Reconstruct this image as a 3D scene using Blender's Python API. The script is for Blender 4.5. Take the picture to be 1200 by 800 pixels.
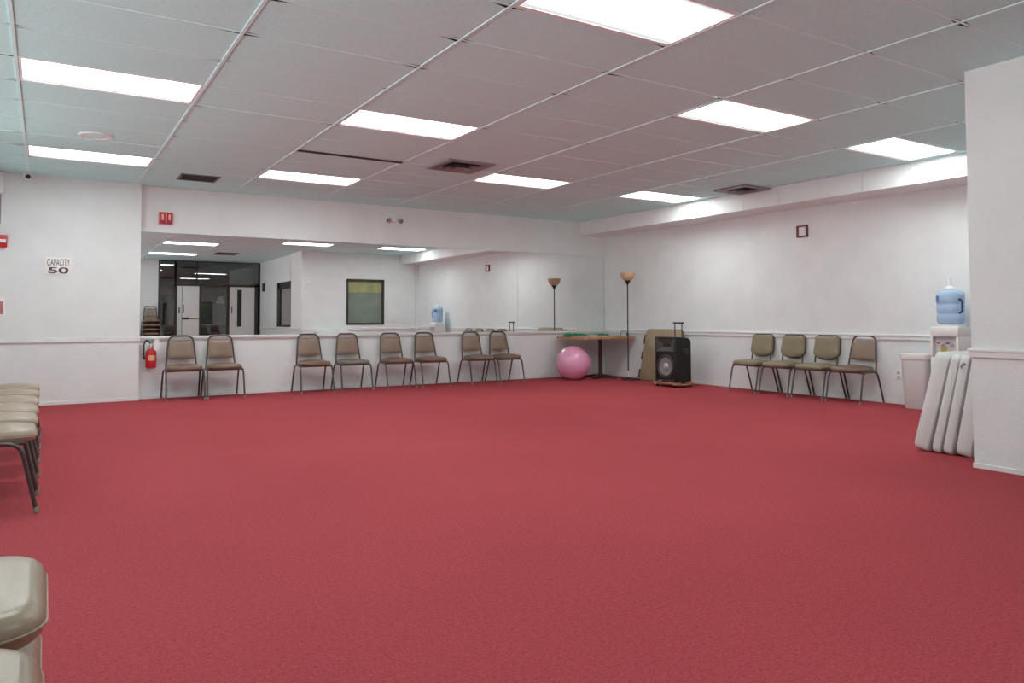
import bpy, bmesh, math, random
from mathutils import Vector, Matrix, noise

for o in list(bpy.data.objects):
    bpy.data.objects.remove(o)
sc = bpy.context.scene
COL = sc.collection
PI = math.pi
rnd = random.Random(7)

# ------------------------------------------------------------------ camera
cam_d = bpy.data.cameras.new('camera')
cam = bpy.data.objects.new('camera', cam_d)
COL.objects.link(cam)
R_ = ((0.8500884, -0.5266378, -0.0015573), (-0.0185569, -0.0329091, 0.9992861), (0.5263130, 0.8494526, 0.0377484))
CAM_H = 1.0708
m = Matrix(((R_[0][0], R_[1][0], -R_[2][0], 0), (R_[0][1], R_[1][1], -R_[2][1], 0), (R_[0][2], R_[1][2], -R_[2][2], CAM_H), (0, 0, 0, 1)))
cam.matrix_world = m
cam_d.sensor_width = 36
cam_d.lens = 36 * 870.58 / 1200
cam_d.shift_x = 0.00692
cam_d.shift_y = -0.05033
cam_d.clip_start = 0.05
sc.camera = cam

# ------------------------------------------------------------------ world, exposure
LIGHT = 15.0       # radiance of the fluorescent tubes behind each lens
WORLD = 0.3       # upper world fill, let in where the left wall is omitted
LOW_FILL = 2.7       # added world fill from below the horizon, lifts the ceiling
w = bpy.data.worlds.new('world')
sc.world = w
w.use_nodes = True
wt = w.node_tree
w_tc = wt.nodes.new('ShaderNodeTexCoord')
w_sx = wt.nodes.new('ShaderNodeSeparateXYZ')
wt.links.new(w_tc.outputs['Generated'], w_sx.inputs[0])
w_mr = wt.nodes.new('ShaderNodeMapRange')
w_mr.inputs['From Min'].default_value = -0.06
w_mr.inputs['From Max'].default_value = 0.02
w_mr.inputs['To Min'].default_value = LOW_FILL
w_mr.inputs['To Max'].default_value = WORLD
wt.links.new(w_sx.outputs['Z'], w_mr.inputs['Value'])
wt.links.new(w_mr.outputs[0], wt.nodes['Background'].inputs[1])
wt.nodes['Background'].inputs[0].default_value = (0.98, 1.0, 1.0, 1)
sc.view_settings.view_transform = 'Standard'
sc.view_settings.look = 'None'
sc.view_settings.gamma = 1
sc.view_settings.exposure = 0.05
sc.view_settings.use_curve_mapping = False
sc.cycles.use_denoising = True
sc.cycles.max_bounces = 10
sc.cycles.diffuse_bounces = 6
sc.cycles.glossy_bounces = 6
sc.cycles.transparent_max_bounces = 12
sc.cycles.sample_clamp_indirect = 8

# ------------------------------------------------------------------ measured room (metres, camera above the origin)
H = 2.855          # ceiling
XR = 9.016         # right wall
YB = 10.981        # wall that carries the mirror
YP = 10.84         # face of the pier at the left
XP = 1.065         # right edge of the pier
PX = 5.66          # face of the near wall at the right
PY = 2.78          # its corner, and the wall of the nook behind it
YS = -2.0          # glazed front behind the camera
GX, GY, TX, TY = 1.02, 2.9233, 1.2192, 0.6096   # ceiling grid

# ------------------------------------------------------------------ materials
def mat(name, col, rough=0.6, metal=0.0, var=0.06, scale=8.0, bump=0.0, bscale=200.0, spec=0.5, coat=0.0):
    mt = bpy.data.materials.new(name)
    mt.use_nodes = True
    nt = mt.node_tree
    b = nt.nodes['Principled BSDF']
    tc = nt.nodes.new('ShaderNodeTexCoord')
    nz = nt.nodes.new('ShaderNodeTexNoise')
    nz.inputs['Scale'].default_value = scale
    nz.inputs['Detail'].default_value = 4
    nt.links.new(tc.outputs['Object'], nz.inputs['Vector'])
    rp = nt.nodes.new('ShaderNodeValToRGB')
    c = Vector(col[:3])
    rp.color_ramp.elements[0].position = 0.3
    rp.color_ramp.elements[1].position = 0.7
    rp.color_ramp.elements[0].color = (*(c * (1 - var)), 1)
    rp.color_ramp.elements[1].color = (*[min(1, x) for x in (c * (1 + var))], 1)
    nt.links.new(nz.outputs['Fac'], rp.inputs['Fac'])
    nt.links.new(rp.outputs['Color'], b.inputs['Base Color'])
    b.inputs['Roughness'].default_value = rough
    b.inputs['Metallic'].default_value = metal
    b.inputs['Specular IOR Level'].default_value = spec
    b.inputs['Coat Weight'].default_value = coat
    if bump:
        n2 = nt.nodes.new('ShaderNodeTexNoise')
        n2.inputs['Scale'].default_value = bscale
        n2.inputs['Detail'].default_value = 3
        nt.links.new(tc.outputs['Object'], n2.inputs['Vector'])
        bp = nt.nodes.new('ShaderNodeBump')
        bp.inputs['Strength'].default_value = bump
        bp.inputs['Distance'].default_value = 0.01
        nt.links.new(n2.outputs['Fac'], bp.inputs['Height'])
        nt.links.new(bp.outputs['Normal'], b.inputs['Normal'])
    return mt

M = {}
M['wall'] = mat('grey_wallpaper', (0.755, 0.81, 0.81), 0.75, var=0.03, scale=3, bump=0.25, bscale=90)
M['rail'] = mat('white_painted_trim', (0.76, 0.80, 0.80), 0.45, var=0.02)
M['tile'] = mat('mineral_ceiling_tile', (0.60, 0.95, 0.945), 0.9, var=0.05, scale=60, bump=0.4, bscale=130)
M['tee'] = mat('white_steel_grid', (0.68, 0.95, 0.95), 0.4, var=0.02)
M['plenum'] = mat('dark_plenum', (0.02, 0.02, 0.02), 0.9)
M['light_frame'] = mat('white_enamel', (0.85, 0.87, 0.87), 0.35, var=0.02)
M['dark_tube'] = mat('bronze_painted_steel', (0.075, 0.065, 0.06), 0.32, 0.5, var=0.1, scale=20, coat=0.3)
M['glide'] = mat('pale_nylon_glide', (0.24, 0.2, 0.18), 0.5)
M['brown_vinyl'] = mat('taupe_brown_vinyl', (0.25, 0.18, 0.135), 0.36, var=0.1, scale=6, bump=0.15, bscale=160)
M['seat_vinyl'] = mat('brown_seat_vinyl', (0.175, 0.115, 0.08), 0.3, var=0.14, scale=5, bump=0.12, bscale=120)
M['grey_vinyl'] = mat('worn_grey_vinyl', (0.16, 0.145, 0.125), 0.32, var=0.14, scale=5, bump=0.12, bscale=120)
M['olive_vinyl'] = mat('olive_tan_vinyl', (0.235, 0.2, 0.125), 0.38, var=0.1, scale=5, bump=0.15, bscale=140)
M['pale_vinyl'] = mat('greyed_olive_vinyl', (0.30, 0.225, 0.16), 0.3, var=0.12, scale=4, bump=0.05, bscale=120)
M['black'] = mat('black_plastic', (0.018, 0.018, 0.018), 0.45, var=0.15, scale=15)
M['black_rough'] = mat('black_textured_carpeted_box', (0.012, 0.012, 0.012), 0.7, var=0.2, scale=40, bump=0.4, bscale=250)
M['rim_grey'] = mat('dark_grey_ring', (0.07, 0.07, 0.07), 0.5)
M['cone'] = mat('grey_speaker_cone', (0.24, 0.245, 0.25), 0.4, var=0.1)
M['cone_cap'] = mat('silver_dust_cap', (0.5, 0.5, 0.5), 0.3, 0.3)
M['dark_frame'] = mat('dark_bronze_frame', (0.05, 0.045, 0.035), 0.4, 0.3)
M['red'] = mat('red_enamel', (0.55, 0.012, 0.015), 0.35, var=0.08)
M['redlabel'] = mat('cream_red_label', (0.8, 0.45, 0.25), 0.5)
M['steel'] = mat('brushed_steel', (0.55, 0.55, 0.55), 0.3, 0.9)
M['white'] = mat('white_plastic', (0.79, 0.82, 0.815), 0.4, var=0.03)
M['white_grain'] = mat('moulded_white_plastic', (0.67, 0.71, 0.70), 0.5, var=0.03, bump=0.2, bscale=180)
M['offwhite'] = mat('off_white_plastic', (0.72, 0.72, 0.69), 0.45, var=0.03)
M['grey'] = mat('grey_plastic', (0.3, 0.3, 0.3), 0.5)
M['vent_grey'] = mat('grey_vent_metal', (0.27, 0.275, 0.275), 0.5, 0.2)
M['vent_dark'] = mat('dark_vent_metal', (0.09, 0.09, 0.09), 0.6)  # dark grey for return vent frames and louvres
M['pink'] = mat('pink_vinyl_ball', (0.80, 0.37, 0.56), 0.15, var=0.05, scale=3, coat=0.4)
M['wood'] = mat('honey_wood_edge', (0.50, 0.30, 0.15), 0.5, var=0.2, scale=14)
M['tabletop'] = mat('worn_beige_laminate', (0.5, 0.42, 0.32), 0.45)
M['pole_brown'] = mat('dark_brown_steel', (0.06, 0.04, 0.035), 0.4, 0.3)
M['green'] = mat('green_cloth', (0.02, 0.2, 0.085), 0.85, var=0.3, scale=30, bump=0.4, bscale=60)
M['greycloth'] = mat('grey_cloth', (0.4, 0.4, 0.38), 0.85)
M['amber'] = mat('amber_frosted_glass', (0.62, 0.43, 0.26), 0.4, var=0.08, scale=12)
M['tan'] = mat('tan_hardboard', (0.33, 0.27, 0.17), 0.55, var=0.06, scale=6)
M['tan_edge'] = mat('dark_tan_edge', (0.1, 0.085, 0.05), 0.6)
M['dolly'] = mat('reddish_pine', (0.45, 0.24, 0.15), 0.6, var=0.2, scale=20)
M['sign'] = mat('white_sign_card', (0.86, 0.86, 0.85), 0.5, var=0.01)
M['ink'] = mat('charcoal_ink', (0.05, 0.05, 0.055), 0.6)
M['maroon'] = mat('maroon_frame', (0.14, 0.02, 0.03), 0.5)
M['pane_green'] = mat('papered_green_pane', (0.21, 0.27, 0.225), 0.25, var=0.1, scale=3)
M['pane_yellow'] = mat('yellow_green_paper', (0.33, 0.36, 0.17), 0.5, var=0.2, scale=5)
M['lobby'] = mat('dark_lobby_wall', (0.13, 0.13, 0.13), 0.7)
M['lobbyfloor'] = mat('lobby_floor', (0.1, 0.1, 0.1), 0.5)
M['door_white'] = mat('white_painted_door', (0.72, 0.73, 0.72), 0.45, var=0.03)
M['socket'] = mat('pale_grey_socket', (0.45, 0.45, 0.45), 0.5)
M['tapred'] = mat('red_tap', (0.6, 0.05, 0.03), 0.4)
M['tapblue'] = mat('blue_tap', (0.04, 0.06, 0.2), 0.4)
M['yellow'] = mat('yellow_sticker', (0.6, 0.55, 0.2), 0.5)
M['label_blue'] = mat('blue_bottle_label', (0.05, 0.18, 0.5), 0.4)

def carpet_mat():
    mt = bpy.data.materials.new('red_loop_carpet')
    mt.use_nodes = True
    nt = mt.node_tree
    b = nt.nodes['Principled BSDF']
    tc = nt.nodes.new('ShaderNodeTexCoord')
    def nz(s, d, r=0.5):
        n = nt.nodes.new('ShaderNodeTexNoise')
        n.inputs['Scale'].default_value = s
        n.inputs['Detail'].default_value = d
        n.inputs['Roughness'].default_value = r
        nt.links.new(tc.outputs['Object'], n.inputs['Vector'])
        return n
    big, mid, fine = nz(0.55, 3), nz(48, 5, 0.7), nz(120, 4, 0.7)
    def ramp(n, p0, c0, p1, c1):
        r = nt.nodes.new('ShaderNodeValToRGB')
        r.color_ramp.elements[0].position = p0
        r.color_ramp.elements[1].position = p1
        r.color_ramp.elements[0].color = (*c0, 1)
        r.color_ramp.elements[1].color = (*c1, 1)
        nt.links.new(n.outputs['Fac'], r.inputs['Fac'])
        return r
    r1 = ramp(fine, 0.3, CARPET[0], 0.7, CARPET[1])
    r2 = ramp(mid, 0.3, (0.84, 0.84, 0.84), 0.7, (1.13, 1.13, 1.13))
    r3 = ramp(big, 0.3, (0.93, 0.93, 0.93), 0.72, (1.06, 1.08, 1.08))
    def mul(a, c):
        x = nt.nodes.new('ShaderNodeMix')
        x.data_type = 'RGBA'
        x.blend_type = 'MULTIPLY'
        x.inputs[0].default_value = 1
        nt.links.new(a, x.inputs[6])
        nt.links.new(c, x.inputs[7])
        return x.outputs[2]
    nt.links.new(mul(mul(r1.outputs[0], r2.outputs[0]), r3.outputs[0]), b.inputs['Base Color'])
    b.inputs['Roughness'].default_value = 0.95
    b.inputs['Specular IOR Level'].default_value = 0.15
    bp = nt.nodes.new('ShaderNodeBump')
    bp.inputs['Strength'].default_value = 0.6
    bp.inputs['Distance'].default_value = 0.008
    nt.links.new(fine.outputs['Fac'], bp.inputs['Height'])
    nt.links.new(bp.outputs['Normal'], b.inputs['Normal'])
    return mt
CARPET = ((0.25, 0.033, 0.041), (0.51, 0.082, 0.094))
M['carpet'] = carpet_mat()

def mirror_mat():
    mt = bpy.data.materials.new('silvered_mirror')
    mt.use_nodes = True
    b = mt.node_tree.nodes['Principled BSDF']
    b.inputs['Base Color'].default_value = (0.88, 0.90, 0.895, 1)
    b.inputs['Metallic'].default_value = 1
    b.inputs['Roughness'].default_value = 0.0
    return mt
M['mirror'] = mirror_mat()

def glass_mat(name, tint, ior=1.5):
    mt = bpy.data.materials.new(name)
    mt.use_nodes = True
    nt = mt.node_tree
    nt.nodes.remove(nt.nodes['Principled BSDF'])
    tr = nt.nodes.new('ShaderNodeBsdfTransparent')
    tr.inputs[0].default_value = (*tint, 1)
    gl = nt.nodes.new('ShaderNodeBsdfGlossy')
    gl.inputs['Roughness'].default_value = 0.0
    fr = nt.nodes.new('ShaderNodeFresnel')
    fr.inputs['IOR'].default_value = ior
    mx = nt.nodes.new('ShaderNodeMixShader')
    nt.links.new(fr.outputs[0], mx.inputs[0])
    nt.links.new(tr.outputs[0], mx.inputs[1])
    nt.links.new(gl.outputs[0], mx.inputs[2])
    nt.links.new(mx.outputs[0], nt.nodes['Material Output'].inputs[0])
    return mt
M['dark_glass'] = glass_mat('tinted_front_glass', (0.6, 0.62, 0.62), 2.4)

def bottle_mat():
    mt = bpy.data.materials.new('blue_water_bottle')
    mt.use_nodes = True
    b = mt.node_tree.nodes['Principled BSDF']
    b.inputs['Base Color'].default_value = (0.52, 0.72, 0.93, 1)
    b.inputs['Roughness'].default_value = 0.12
    b.inputs['Transmission Weight'].default_value = 0.35
    b.inputs['IOR'].default_value = 1.2
    return mt
M['bottle'] = bottle_mat()

def diffuser_mat():
    mt = bpy.data.materials.new('lit_prismatic_lens')
    mt.use_nodes = True
    nt = mt.node_tree
    nt.nodes.remove(nt.nodes['Principled BSDF'])
    tc = nt.nodes.new('ShaderNodeTexCoord')
    sx = nt.nodes.new('ShaderNodeSeparateXYZ')
    nt.links.new(tc.outputs['Object'], sx.inputs[0])
    ab = nt.nodes.new('ShaderNodeMath')
    ab.operation = 'ABSOLUTE'
    nt.links.new(sx.outputs['Y'], ab.inputs[0])
    rp = nt.nodes.new('ShaderNodeMapRange')
    rp.inputs['From Min'].default_value = 0.222
    rp.inputs['From Max'].default_value = 0.245
    rp.inputs['To Min'].default_value = LIGHT
    rp.inputs['To Max'].default_value = 0.8
    nt.links.new(ab.outputs[0], rp.inputs['Value'])
    em = nt.nodes.new('ShaderNodeEmission')
    em.inputs['Color'].default_value = (0.97, 1, 0.99, 1)
    nt.links.new(rp.outputs[0], em.inputs['Strength'])
    nt.links.new(em.outputs[0], nt.nodes['Material Output'].inputs[0])
    return mt
M['lens'] = diffuser_mat()

# ------------------------------------------------------------------ object helpers
def tag(o, label=None, cat=None, group=None, kind=None):
    if label: o['label'] = label
    if cat: o['category'] = cat
    if group: o['group'] = group
    if kind: o['kind'] = kind
    return o

def thing(name, label, cat, loc=(0, 0, 0), rz=0.0, group=None):
    o = bpy.data.objects.new(name, None)
    o.empty_display_size = 0.1
    COL.objects.link(o)
    o.location = loc
    o.rotation_euler = (0, 0, rz)
    return tag(o, label, cat, group)

def obj(name, bm, m, parent=None, smooth=True, label=None):
    me = bpy.data.meshes.new(name)
    bmesh.ops.recalc_face_normals(bm, faces=bm.faces)
    if smooth:
        for f in bm.faces:
            f.smooth = True
        for e in bm.edges:
            if len(e.link_faces) == 2 and e.calc_face_angle(0) > 0.7:
                e.smooth = False
    bm.to_mesh(me)
    bm.free()
    me.materials.append(M[m] if isinstance(m, str) else m)
    o = bpy.data.objects.new(name, me)
    COL.objects.link(o)
    if parent:
        o.parent = parent
    if label:
        o['label'] = label
    return o

def struct(name, bm, m, parent=None, smooth=False):
    o = obj(name, bm, m, parent, smooth)
    if not parent:
        o['kind'] = 'structure'
    return o

def solo(name, bm, m, label, cat, loc=(0, 0, 0), rz=0.0, group=None):
    o = obj(name, bm, m)
    o.location = loc
    o.rotation_euler = (0, 0, rz)
    return tag(o, label, cat, group)

KIDS = {}
def dup(root, loc, rz, label, group=None):
    r = root.copy()
    COL.objects.link(r)
    r.location = loc
    r.rotation_euler = (0, 0, rz)
    r['label'] = label
    if group:
        r['group'] = group
    for ch in list(root.children):
        c = ch.copy()
        COL.objects.link(c)
        c.parent = r
        for g in list(ch.children):
            d = g.copy()
            COL.objects.link(d)
            d.parent = c
    return r

def box(bm, x0, x1, y0, y1, z0, z1, bev=0.0, T=None):
    vs = [bm.verts.new((x, y, z)) for x in (x0, x1) for y in (y0, y1) for z in (z0, z1)]
    fs = [bm.faces.new([vs[i] for i in q]) for q in ((0, 1, 3, 2), (4, 6, 7, 5), (0, 4, 5, 1), (2, 3, 7, 6), (0, 2, 6, 4), (1, 5, 7, 3))]
    bmesh.ops.recalc_face_normals(bm, faces=fs)
    if bev:
        es = list({e for f in fs for e in f.edges})
        r = bmesh.ops.bevel(bm, geom=es, offset=bev, segments=2, profile=0.5, affect='EDGES')
        vs = list({v for f in r['faces'] for v in f.verts} | {v for v in vs if v.is_valid})
    if T is not None:
        bmesh.ops.transform(bm, matrix=T, verts=[v for v in vs if v.is_valid])
    return bm

def B(*a, **k):
    return box(bmesh.new(), *a, **k)

def round_path(pts, rads, seg=5):
    """polyline with rounded corners"""
    out = [Vector(pts[0])]
    for i in range(1, len(pts) - 1):
        p, a, b = Vector(pts[i]), Vector(pts[i - 1]), Vector(pts[i + 1])
        r = rads[i] if isinstance(rads, (list, tuple)) else rads
        u, v = (a - p).normalized(), (b - p).normalized()
        r = min(r, (a - p).length * 0.49, (b - p).length * 0.49)
        s, e = p + u * r, p + v * r
        for k in range(seg + 1):
            t = k / seg
            out.append((1 - t) ** 2 * s + 2 * t * (1 - t) * p + t * t * e)
    out.append(Vector(pts[-1]))
    return out

def tube(bm, path, r, n=10, cap=True):
    path = [Vector(p) for p in path]
    rings = []
    t0 = (path[1] - path[0]).normalized()
    ref = Vector((0, 0, 1)) if abs(t0.z) < 0.9 else Vector((1, 0, 0))
    nrm = (ref - t0 * ref.dot(t0)).normalized()
    for i, p in enumerate(path):
        if i == 0: t = t0
        elif i == len(path) - 1: t = (path[i] - path[i - 1]).normalized()
        else: t = ((path[i + 1] - p).normalized() + (p - path[i - 1]).normalized()).normalized()
        nrm = (nrm - t * nrm.dot(t)).normalized()
        bi = t.cross(nrm)
        rr = r[i] if isinstance(r, (list, tuple)) else r
        rings.append([bm.verts.new(p + (nrm * math.cos(2 * PI * k / n) + bi * math.sin(2 * PI * k / n)) * rr) for k in range(n)])
    for a, b in zip(rings, rings[1:]):
        for k in range(n):
            bm.faces.new((a[k], a[(k + 1) % n], b[(k + 1) % n], b[k]))
    if cap:
        bm.faces.new(rings[0][::-1])
        bm.faces.new(rings[-1])
    return bm

def lathe(bm, prof, n=32, c=(0, 0), sq=1.0, cap=True):
    """prof: list of (r, z); sq scales y"""
    rings = []
    for r, z in prof:
        rings.append([bm.verts.new((c[0] + r * math.cos(2 * PI * k / n), c[1] + sq * r * math.sin(2 * PI * k / n), z)) for k in range(n)])
    for a, b in zip(rings, rings[1:]):
        for k in range(n):
            bm.faces.new((a[k], a[(k + 1) % n], b[(k + 1) % n], b[k]))
    if cap:
        bm.faces.new(rings[0][::-1])
        bm.faces.new(rings[-1])
    return bm

def rrect(hx, hy, r, seg=5):
    """rounded rectangle outline, counter-clockwise"""
    out = []
    for cx, cy, a0 in ((hx - r, hy - r, 0), (-hx + r, hy - r, PI / 2), (-hx + r, -hy + r, PI), (hx - r, -hy + r, 1.5 * PI)):
        for k in range(seg + 1):
            a = a0 + PI / 2 * k / seg
            out.append((cx + r * math.cos(a), cy + r * math.sin(a)))
    return out

def loft(bm, loops, T=None, cap=True):
    rings = [[bm.verts.new(p) for p in lp] for lp in loops]
    n = len(rings[0])
    for a, b in zip(rings, rings[1:]):
        for k in range(n):
            bm.faces.new((a[k], a[(k + 1) % n], b[(k + 1) % n], b[k]))
    if cap:
        bm.faces.new(rings[0][::-1])
        bm.faces.new(rings[-1])
    if T is not None:
        bmesh.ops.transform(bm, matrix=T, verts=[v for r in rings for v in r])
    return bm

def slab(bm, outline, prof, T=None, centre=(0, 0)):
    """outline (x,y) lofted along prof: list of (scale-inset, z)"""
    xs = [p[0] - centre[0] for p in outline]
    ys = [p[1] - centre[1] for p in outline]
    hx, hy = max(map(abs, xs)), max(map(abs, ys))
    loops = []
    for ins, z in prof:
        loops.append([(centre[0] + x * (1 - ins / hx), centre[1] + y * (1 - ins / hy), z) for x, y in zip(xs, ys)])
    return loft(bm, loops, T)

def pillow_prof(z0, z1, r, puff, hmin):
    """cushion section: (inset, height) from the underside over a rounded rim to the domed middle"""
    zm = z0 + (z1 - z0) * 0.42
    p = [(r * 1.2, z0)]
    for a in (0.25, 0.6, 1.0):
        p.append((r * 1.2 * (1 - math.sin(a * PI / 2)), z0 + (zm - z0) * (1 - math.cos(a * PI / 2))))
    for a in (0.15, 0.3, 0.45, 0.6, 0.75, 0.9, 1.0):
        p.append((r * 2 * (1 - math.cos(a * PI / 2)), zm + (z1 - zm) * math.sin(a * PI / 2)))
    for t in (0.12, 0.25, 0.4, 0.55, 0.7, 0.85, 0.96):
        p.append((2 * r + (hmin - 2 * r) * t, z1 + puff * math.sin(t * PI / 2)))
    return p

# ------------------------------------------------------------------ the room
struct('floor', B(-3.0, XR + 0.1, YS - 0.0, YB + 0.1, -0.1, 0), 'carpet')

bm = bmesh.new()
box(bm, -3.0, XP, YP, YB + 0.2, 0, H + 0.2)
struct('wall_pier', bm, 'wall')
struct('wall_left_shield', B(-0.78, -0.62, 8.55, YP - 0.001, 0, H + 0.2), 'wall')  # unseen wall stub, added to keep the world fill off the pier
struct('wall_back', B(XP, XR + 0.15, YB, YB + 0.15, 0, H + 0.2), 'wall')
struct('wall_right', B(XR, XR + 0.15, PY - 0.15, YB, 0, H + 0.2), 'wall')
# near wall with a narrow window seen in the mirror
WY0, WY1, WZ0, WZ1 = 0.13, 1.80, 0.87, 2.13
bm = bmesh.new()
for y0, y1, z0, z1 in ((YS, WY0, 0, H + 0.2), (WY1, PY, 0, H + 0.2), (WY0, WY1, 0, WZ0), (WY0, WY1, WZ1, H + 0.2)):
    box(bm, PX, PX + 0.16, y0, y1, z0, z1)
struct('wall_near', bm, 'wall')
# nook wall with the papered window
NX0, NX1, NZ0, NZ1 = 6.87, 7.95, 0.925, 2.155
bm = bmesh.new()
for x0, x1, z0, z1 in ((PX + 0.16, NX0, 0, H + 0.2), (NX1, XR, 0, H + 0.2), (NX0, NX1, 0, NZ0), (NX0, NX1, NZ1, H + 0.2)):
    box(bm, x0, x1, PY - 0.14, PY, z0, z1)
struct('wall_nook', bm, 'wall')
# wall left of the glazed front behind the camera
SX0, SX1 = 2.74, PX
struct('wall_front', B(0.9, SX0, YS - 0.15, YS, 0, H + 0.2), 'wall')
# soffit along the right wall with its joints
SOX, SOZ = 8.46, 2.60
bm = bmesh.new()
y = PY
ys = [PY] + [GY + TY * k for k in range(1, 14)] + [YB]
for a, b in zip(ys, ys[1:]):
    box(bm, SOX, XR, a + 0.003, b - 0.003, SOZ, H)
box(bm, SOX + 0.006, XR, PY, YB, SOZ + 0.004, H)
struct('soffit', bm, 'rail')
# trims: chair rails and baseboards
def rail(name, pts):
    bm = bmesh.new()
    for a in pts:
        box(bm, *a, bev=0.006)
    struct(name, bm, 'rail')
rail('trim_1', [(-3, XP + 0.012, YP - 0.022, YP, 0.775, 0.812), (-3, XP + 0.008, YP - 0.014, YP, 0.812, 0.83)])
rail('trim_2', [(XP + 0.001, XR, YB - 0.04, YB, 0.80, 0.835), (XP + 0.001, XR, YB - 0.02, YB, 0.775, 0.80)])
rail('trim_3', [(XR - 0.022, XR, PY, YB - 0.041, 0.79, 0.85), (XR - 0.032, XR, PY, YB - 0.041, 0.835, 0.862)])
rail('trim_4', [(PX - 0.022, PX, YS + 0.06, PY + 0.012, 0.785, 0.83), (PX - 0.03, PX, YS + 0.06, PY + 0.018, 0.825, 0.848)])
rail('trim_5', [(PX + 0.01, XR - 0.033, PY, PY + 0.022, 0.785, 0.845)])
def base(name, a):
    struct(name, B(*a, bev=0.003), 'rail')
base('baseboard_pier', (-3, XP + 0.006, YP - 0.008, YP, 0.0, 0.045))
base('baseboard_back', (XP + 0.007, XR, YB - 0.008, YB, 0.0, 0.045))
base('baseboard_right', (XR - 0.008, XR, PY, YB - 0.009, 0.0, 0.045))
base('baseboard_near', (PX - 0.008, PX, YS + 0.06, PY + 0.006, 0.0, 0.035))

# ceiling: tiles with cut-back corners, dark plenum showing in the gaps, white grid
LIGHTS = [(-1, 5), (-1, 10), (1, 5), (1, 10), (1, 0), (3, 2), (3, 8), (5, 2), (5, 8), (1, -5), (-1, 0)]
bm = bmesh.new()
def in_light(l, r):
    return (l, r) in LIGHTS
for l in range(-4, 7):
    for r in range(-9, 14):
        x0, y0 = GX + l * TX, GY + r * TY
        x1, y1 = x0 + TX, y0 + TY
        if in_light(l, r):
            continue
        if y0 < YS - 0.2 or y0 > YB:
            continue
        x1 = min(x1, SOX + 0.05)
        if x1 <= x0:
            continue
        nl, nd = rnd.uniform(0.10, 0.24), rnd.uniform(0.018, 0.05)
        sg = rnd.uniform(0.0, 0.004)
        def P(x, y, s=0.0): return bm.verts.new((x, y, H - s))
        vs = [P(x0, y0 + nd), P(x0 + nl, y0 + 0.001, sg), P(x1 - nl, y0 + 0.001, sg), P(x1, y0 + nd),
              P(x1, y1 - nd * 0.6), P(x1 - nl * 0.8, y1 - 0.001, sg), P(x0 + nl * 0.8, y1 - 0.001, sg), P(x0, y1 - nd * 0.6)]
        c = P((x0 + x1) / 2, (y0 + y1) / 2, sg)
        for k in range(8):
            bm.faces.new((vs[k], vs[(k + 1) % 8], c))
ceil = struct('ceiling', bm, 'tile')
struct('ceiling_void', B(-4, XR + 0.1, YS - 0.2, YB + 0.1, H + 0.14, H + 0.2), 'plenum', parent=ceil)
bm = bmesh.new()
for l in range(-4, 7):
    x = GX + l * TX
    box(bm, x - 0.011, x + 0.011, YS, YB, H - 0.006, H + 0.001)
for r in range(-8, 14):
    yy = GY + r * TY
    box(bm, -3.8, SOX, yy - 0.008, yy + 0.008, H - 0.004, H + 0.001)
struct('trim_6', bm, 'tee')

# glazed front behind the camera, seen in the mirror
wf = bpy.data.objects.new('window_3', None)
COL.objects.link(wf)
wf['kind'] = 'structure'
bm = bmesh.new()
for x0, x1, z0, z1 in ((SX0, SX0 + 0.05, 0, H), (3.17, 3.24, 0, 2.14), (3.87, 3.93, 0, 2.14), (4.66, 4.73, 0, 2.14), (5.50, SX1, 0, 2.2), (SX1 - 0.06, SX1, 0, H),
                       (3.78, 3.82, 2.14, H), (SX0, SX1, H - 0.03, H), (3.17, SX1, 2.09, 2.16), (SX0, 3.2, 0, 0.08), (3.93, 4.66, 0, 0.08), (SX0, 3.2, 2.1, 2.13)):
    box(bm, x0, x1, YS - 0.03, YS + 0.03, z0, z1)
obj('window_frame', bm, 'dark_frame', wf, smooth=False)
for x0, x1, z0, z1 in ((SX0 + 0.05, 3.17, 0.08, H - 0.03), (3.93, 4.66, 0.08, 2.09), (3.24, 3.78, 2.16, H - 0.03), (3.82, SX1 - 0.06, 2.16, H - 0.03)):
    obj('glass_pane', B(x0, x1, YS - 0.004, YS + 0.004, z0, z1), 'dark_glass', wf, smooth=False)
d1 = struct('door_1', B(3.40, 3.87, YS - 0.025, YS + 0.02, 0.01, 2.085, bev=0.004), 'door_white')
obj('push_bar', tube(box(bmesh.new(), 3.38, 3.58, YS + 0.02, YS + 0.06, 1.09, 1.15, bev=0.006), [(3.58, YS + 0.05, 1.12), (3.85, YS + 0.05, 1.12)], 0.012), 'dark_frame', d1)
obj('pull_handle', tube(bmesh.new(), [(3.43, YS + 0.02, 1.28), (3.43, YS + 0.06, 1.30), (3.43, YS + 0.06, 1.50), (3.43, YS + 0.02, 1.52)], 0.012), 'dark_frame', d1)
sd = struct('door_3', B(3.26, 3.385, YS - 0.02, YS + 0.015, 0.01, 2.085, bev=0.004), 'white_grain')
obj('door_handle', B(3.30, 3.33, YS + 0.016, YS + 0.05, 1.27, 1.45, bev=0.004), 'dark_frame', sd)
bm = bmesh.new()
for x0, x1, z0, z1 in ((4.75, 4.97, 0.01, 2.08), (5.11, 5.49, 0.01, 2.08), (4.97, 5.11, 0.01, 0.86), (4.97, 5.11, 2.0, 2.08)):
    box(bm, x0, x1, YS - 0.025, YS + 0.02, z0, z1)
d2 = struct('door_2', bm, 'door_white')
obj('vision_panel', B(4.97, 5.11, YS - 0.012, YS - 0.002, 0.86, 2.0), 'black', d2, smooth=False)
obj('door_handle', tube(bmesh.new(), [(4.81, YS + 0.02, 1.28), (4.81, YS + 0.055, 1.29), (4.81, YS + 0.055, 1.45), (4.81, YS + 0.02, 1.46)], 0.014), 'dark_frame', d2)
t = thing('glass_decal', 'small pale decal on the dark middle pane reflected between the doors', 'decal', (4.46, YS + 0.006, 1.68))
bm = bmesh.new()
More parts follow.
